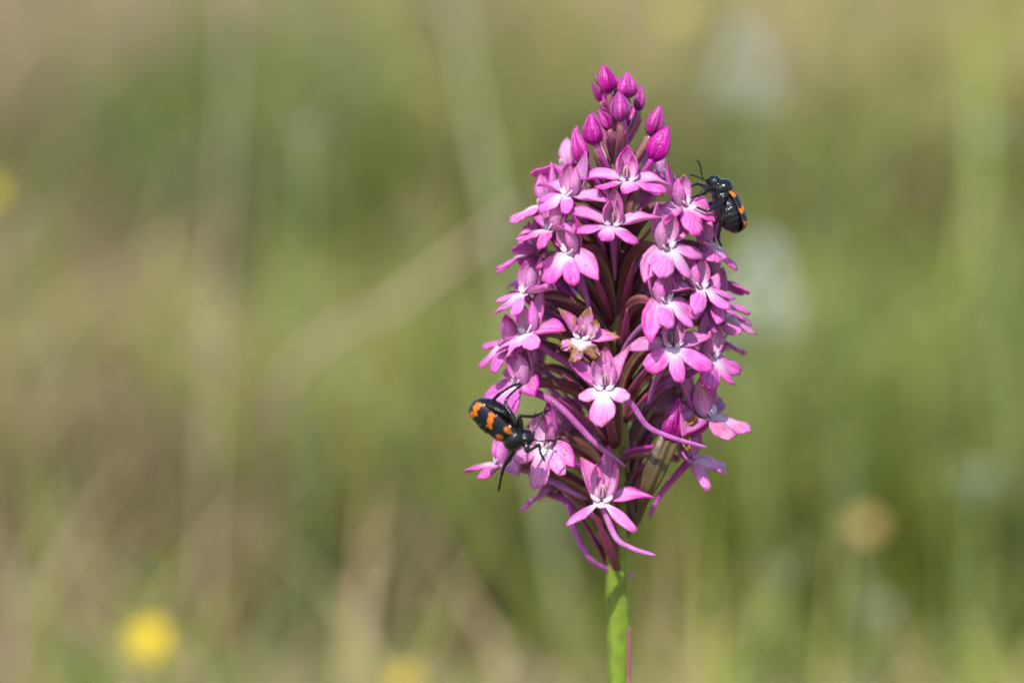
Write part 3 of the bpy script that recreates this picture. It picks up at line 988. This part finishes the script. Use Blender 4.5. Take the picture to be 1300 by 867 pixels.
    for sy in (-1, 1):
        NU, NV = 110, 54
        pts, cols, uvs = [], [], []
        for i in range(NU):
            u = i / (NU - 1)
            xx = (2.15 - 7.3 * u) * s
            hw = plump * (1.70 + .46 * math.sin(math.pi * min(1, u * .85))) * s
            tip = max(0.0, (u - .78) / .22)
            hw *= math.sqrt(max(.0, 1 - tip ** 2.4)) * .97 + .03
            hw *= .82 + .18 * sst(0, .12, u)
            hh = plump * 1.55 * s * (.80 + .2 * sst(0, .2, u)) * (math.sqrt(max(0, 1 - tip ** 2.6)) * .8 + .2)
            row, rc, ru = [], [], []
            for k in range(NV):
                v = k / (NV - 1)
                ang = v * R(92)
                y = sy * (.04 + hw * math.sin(ang))
                z = -.25 * s + hh * math.cos(ang) * (1 if ang < math.pi / 2 else 1.1) - .55 * s * u * u + .05
                row.append(V(xx, y, z))
                wob = .030 * math.sin(v * 9 + 1) + .018 * math.sin(v * 21 + 2)
                b1 = sst(.10, .085, abs(u - .50 - wob)) if True else 0
                b2 = sst(.064, .050, abs(u - .86 + .10 * (v - .5) ** 2 * 4 * .5 - wob))
                b2 *= sst(1.0, .93, v)
                sp = sst(1.0, .85, math.hypot((u - .15) / .085, (v - .30) / .19))
                sh = sst(1.0, .8, math.hypot((u - .10) / .10, (v - .85) / .16))
                b1 = sst(.070, .055, abs(u - .50 - wob - .03 * math.cos(v * 6)))
                m_ = max(b1, b2, sp, sh * .9)
                c = mixc(BLUE, ORANGE, m_)
                c = mixc(c, (.10, .035, .02), .6 * sst(.955, .985, v) * (1 - m_ * .5))
                rc.append(c); ru.append((v, u))
            pts.append(row); cols.append(rc); uvs.append(ru)
        mb = MB()
        mb.shell(NU, NV, pts, cols, uvs, .13)
        if sy > 0:
            mb.f = [f_[::-1] for f_ in mb.f]
        mb.build('wing_case', M_ELYTRA, root)
    return root


make_beetle('black beetle with orange wing bands, head down on a lower petal left of the stem', (633, 541), 19, (.80, -.12, -.59), (-.74, -.36, -.64), 1.0,
            legs=[dict(p=[(641, 524, 21.5), (618, 515, 20), (634, 500, 17), (648, 491, 15), (659, 487, 14)], hx=.3),
                  dict(p=[(655, 537, 21), (641, 513, 20), (643, 506, 19.5), (652, 497, 17.5), (662, 489, 16)], hx=1.2),
                  dict(p=[(662, 545, 20), (659, 528, 20.5), (677, 529, 18.5), (687, 525, 16.5), (697, 521, 15)], hx=2.4),
                  dict(p=[(668, 565, 21), (669, 574, 21.5), (685, 564, 20), (686, 574, 19), (691, 584, 18)], hx=2.6),
                  dict(p=[(652, 573, 19), (640, 592, 17), (637, 602, 16), (635, 612, 15.5), (633, 622, 15)], hx=1.4),
                  dict(p=[(634, 546, 13), (640, 556, 10), (644, 566, 8), (648, 574, 6)], hx=.2)],
            antennae=[(1, [(684, 537, 19), (691, 522, 18)]), (-1, [(687, 560, 20.5), (694, 559, 20.5), (706, 560, 19)])],
            headdir=(.72, -.15, .38), seed=1, plump=1.27)

make_beetle('black beetle with orange wing bands, head up and belly showing, on an upper right petal', (925, 259), 6, (-.42, .05, .90), (.78, .50, .38), .86,
            legs=[dict(p=[(899, 240, 8), (890, 247, 9), (886, 249, 8.5), (879, 251, 8)], hx=2.4),
                  dict(p=[(903, 243, 4), (893, 236, 3), (886, 233, 4), (879, 236, 5)], hx=2.4),
                  dict(p=[(917, 256, 9), (900, 267, 11), (896, 268, 11), (886, 264, 10)], hx=1.4),
                  dict(p=[(908, 256, 3), (898, 262, 1), (892, 268, 1), (888, 274, 2)], hx=1.4),
                  dict(p=[(918, 272, 8), (915, 285, 8), (911.5, 303, 7), (915, 311, 6)], hx=.2),
                  dict(p=[(914, 274, 4), (906, 284, 1), (905, 297, 1), (907, 306, 2)], hx=.2)],
            antennae=[(1, [(893, 228, 7), (889, 211, 7), (885, 203, 7)]), (-1, [(895, 229, 3), (884, 224, 1), (876, 222, 1)])],
            headdir=(-.75, -.1, .3), seed=2, plump=1.34)


# ------------------------------------------------------------------ plants of the meadow behind
def far(px, py, Y):
    """world point at distance Y (m) behind the stem plane, seen past photograph pixel px, py"""
    return at(px, py, -Y / MM)


def stalk(parent, top, lean, r0, r1, colour, name='stem'):
    foot = V(top.x + lean[0], top.y + lean[1], 0)
    foot.z = float(gz(foot.x, foot.y)) - .01
    mid = foot.lerp(top, .55) + V(-lean[0] * .25, 0, 0)
    loc = parent.matrix_world.inverted() if parent else Matrix()
    o = parent.location
    P = catmull([(foot - o) / MM, (mid - o) / MM, (top - o) / MM], 14)
    mb = MB()
    mb.tube(P, [(r0 + (r1 - r0) * i / 13) / MM for i in range(14)], lambda s, a: colour, 8)
    return mb.build(name, M_PLANT, parent)


def head_frame(n):
    n = Vector(n).normalized(); x = n.orthogonal().normalized()
    return x, n.cross(x), n


def daisy(px, py, Y, diam, petal, disc, label, lean=(0.02, 0.0), name='meadow_flower', npet=18, category='flower', group=None, stemc=(.17, .23, .06), face=(-.15, -.75, .6)):
    top = far(px, py, Y)
    fx, fy = top.x + lean[0], top.y + lean[1]
    base = V(fx, fy, float(gz(fx, fy)))
    t = thing(name, label, category, base, group)
    bpy.context.view_layer.update()
    stalk(t, top, lean, .0012, .0009, stemc)
    x, y, n = head_frame(face)
    c = (top - base) / MM
    r = diam / 2 / MM
    rg = random.Random(int(px * 3 + py))
    mb = MB()
    for ring in range(2):
        for k in range(npet):
            a = 2 * math.pi * (k + .5 * ring) / npet + rg.uniform(-.05, .05)
            d = x * math.cos(a) + y * math.sin(a) + n * (.15 + .3 * ring)
            strip(mb, c + d * r * .18, d, n, r * (.84 - .2 * ring), r * .19, LAMEL, bend=-.3, th=.25, nu=5, nv=3, cfn=lambda s, t_: petal)
    mb.build('petal_ring', M_PLANT, t)
    mb = MB()
    mb.ell(c + n * r * .1, (r * .3, r * .3, r * .16), disc, rot=Matrix((x, y, n)).transposed(), nu=8, nv=12)
    mb.build('flower_disc', M_PLANT, t)
    return t


def umbel(px, py, Y, diam, petal, label, lean=(0.03, 0.0), name='white_umbel', n=60, squash=.35, category='flower', group=None):
    top = far(px, py, Y)
    fx, fy = top.x + lean[0], top.y + lean[1]
    base = V(fx, fy, float(gz(fx, fy)))
    t = thing(name, label, category, base, group)
    bpy.context.view_layer.update()
    st = stalk(t, top - V(0, 0, diam * .4), lean, .0015, .001, (.20, .25, .09))
    c = (top - base) / MM
    r = diam / 2 / MM
    rg = random.Random(int(px + py))
    mb, rays = MB(), MB()
    hub = c - V(0, 0, diam * .4 / MM)
    for k in range(n):
        a = rg.uniform(0, 6.283); q = math.sqrt(rg.random())
        p = c + V(math.cos(a) * q * r, math.sin(a) * q * r, (1 - q * q) * r * squash + rg.uniform(-.1, .1) * r)
        for m in range(5):
            b = m * 1.257 + rg.random()
            d = V(math.cos(b), math.sin(b) - .4, .35)
            strip(mb, p, d, (0, -.5, 1), r * .14, r * .06, LAMEL, th=.15, nu=3, nv=3, cfn=lambda s, t_: petal)
        if k % 4 == 0:
            rays.tube([hub, hub.lerp(p, .5) + V(0, 0, -.3), p], [.35, .3, .25], lambda s, a_: (.22, .27, .10), 5)
    mb.build('florets', M_PLANT, t)
    rays.build('rays', M_PLANT, t)
    return t


def straw(p, q, width, colour, label, name='dry_grass_stalk', category='grass stalk', group=None, bow=None):
    """a long culm through two seen points, carried on down to the ground"""
    A, B = far(*p), far(*q)
    d = (B - A)
    foot = A.copy()
    if abs(d.z) > .01:
        k = -(A.z) / d.z
        k = max(-2.5, min(0, k))
        foot = A + d * k
    if bow:
        foot = A + V(*bow)
    g = float(gz(foot.x, foot.y)) - .01
    base = V(foot.x, foot.y, g)
    t = thing(name, label, category, base, group)
    bpy.context.view_layer.update()
    P = catmull([V(0, 0, 0), (A - base) / MM, (A.lerp(B, .5) - base) / MM + V(0, 0, 1.5), (B - base) / MM], 24)
    mb = MB()
    mb.tube(P, [width / 2 / MM * (1 - .35 * i / 23) for i in range(24)], lambda s, a: colour, 8)
    mb.build('culm', M_PLANT, t)
    # seed head at the tip
    mb = MB()
    rg = random.Random(int(p[0]))
    e = (P[-1] - P[-3]).normalized()
    for k in range(26):
        c = P[-1] + e * (k * 1.5)
        a = k * 2.4
        o = e.orthogonal().normalized(); o2 = e.cross(o)
        dd = e + (o * math.cos(a) + o2 * math.sin(a)) * .6
        strip(mb, c, dd, o, 6, 1.0, SEPAL, th=.4, nu=5, nv=3, cfn=lambda s, t_: mixc(colour, (.45, .36, .22), .5))
    mb.build('seed_head', M_PLANT, t)
    return t


YP, YD = (.68, .50, .015), (.62, .40, .01)
daisy(190, 814, .44, .0132, YP, YD, 'bright round yellow flower low in the meadow, in front of short grass', npet=20)
daisy(512, 872, .55, .012, YP, YD, 'yellow flower half cut off beneath a patch of tan grass', npet=20)
daisy(858, 22, .90, .013, (.42, .38, .05), (.40, .34, .05), 'soft yellow flower high behind the orchid buds', npet=20)
daisy(-14, 246, .66, .011, (.52, .40, .04), (.45, .33, .03), 'golden yellow flower beside a pale cream flower head', npet=20)
daisy(1100, 668, .60, .011, (.42, .28, .10), (.5, .3, .05), 'dull orange yellow flower low in the green grass right of the stem', npet=16)
umbel(388, 168, .55, .0075, (.74, .74, .70), 'small white flower head on a thin green stem above tan grass', n=26, lean=(.0, .02))
umbel(32, 283, .62, .0105, (.55, .50, .30), 'pale cream flower head next to a golden yellow flower', n=26)
umbel(945, 140, .70, .027, (.64, .64, .64), 'large pale white flower cluster behind the upper beetle', n=80, squash=2.4)
umbel(966, 415, .66, .030, (.66, .70, .62), 'pale greenish white flower cluster beside the middle of the orchid', n=110, squash=2.2)
umbel(1252, 180, .80, .018, (.55, .60, .54), 'faint whitish flower head among yellow green blades', n=26, squash=.9)
umbel(1240, 625, .62, .018, (.50, .56, .50), 'faint grey green flower head low among green blades', n=26, squash=1.2)
umbel(1115, 785, .55, .013, (.45, .52, .46), 'dim greyish flower head close to the ground, below the dull orange flower', n=26, squash=1.1)
umbel(180, 690, .52, .009, (.42, .15, .10), 'dull red clover head in short green grass', name='clover_head', n=30, squash=.9)
umbel(985, 735, .55, .011, (.50, .33, .38), 'dusky pink clover head right of the orchid stem', name='clover_head', n=26, squash=.9)
umbel(528, 300, .85, .018, (.42, .22, .15), 'rusty red dock seed head among tan grass', name='dock_head', n=40, squash=2.6, category='seed head')
umbel(1036, 150, .85, .016, (.46, .33, .17), 'brown seed head among green blades right of the upper beetle', name='dock_head', n=30, squash=2.0, category='seed head')
TAN = (.52, .44, .30)
straw((350, 508, .66), (668, 262, .70), .0046, (.40, .31, .21), 'broad tan straw leaning diagonally towards the orchid', bow=(-.03, .16, 0))
straw((268, 560, .75), (296, 10, .8), .0036, (.34, .29, .19), 'tall pale straw standing upright in the brown grass')
straw((640, 330, .75), (575, 0, .8), .006, (.25, .27, .13), 'greenish straw rising behind the orchid spike')
for k_, (a_, b_, w_, c_, l_) in enumerate([
        ((1255, 420, 1.0), (1238, 40, 1.05), .007, (.30, .36, .07), 'wide yellow green blade standing beside the faint whitish flower head'),
        ((1285, 860, .8), (1252, 480, .85), .006, (.33, .36, .09), 'yellow green blade rising past the faint grey green flower head'),
        ((1190, 620, .95), (1225, 330, 1.0), .006, (.33, .34, .06), 'yellowish blade bending over green grass'),
        ((1075, 560, 1.1), (1092, 250, 1.1), .005, (.26, .30, .08), 'dull green blade beside the brown seed head'),
        ((352, 420, .8), (360, 240, .78), .004, (.20, .30, .08), 'short green blade beneath the small white flower head')]):
    straw(a_, b_, w_, c_, l_, name='grass_blade', category='grass blade')
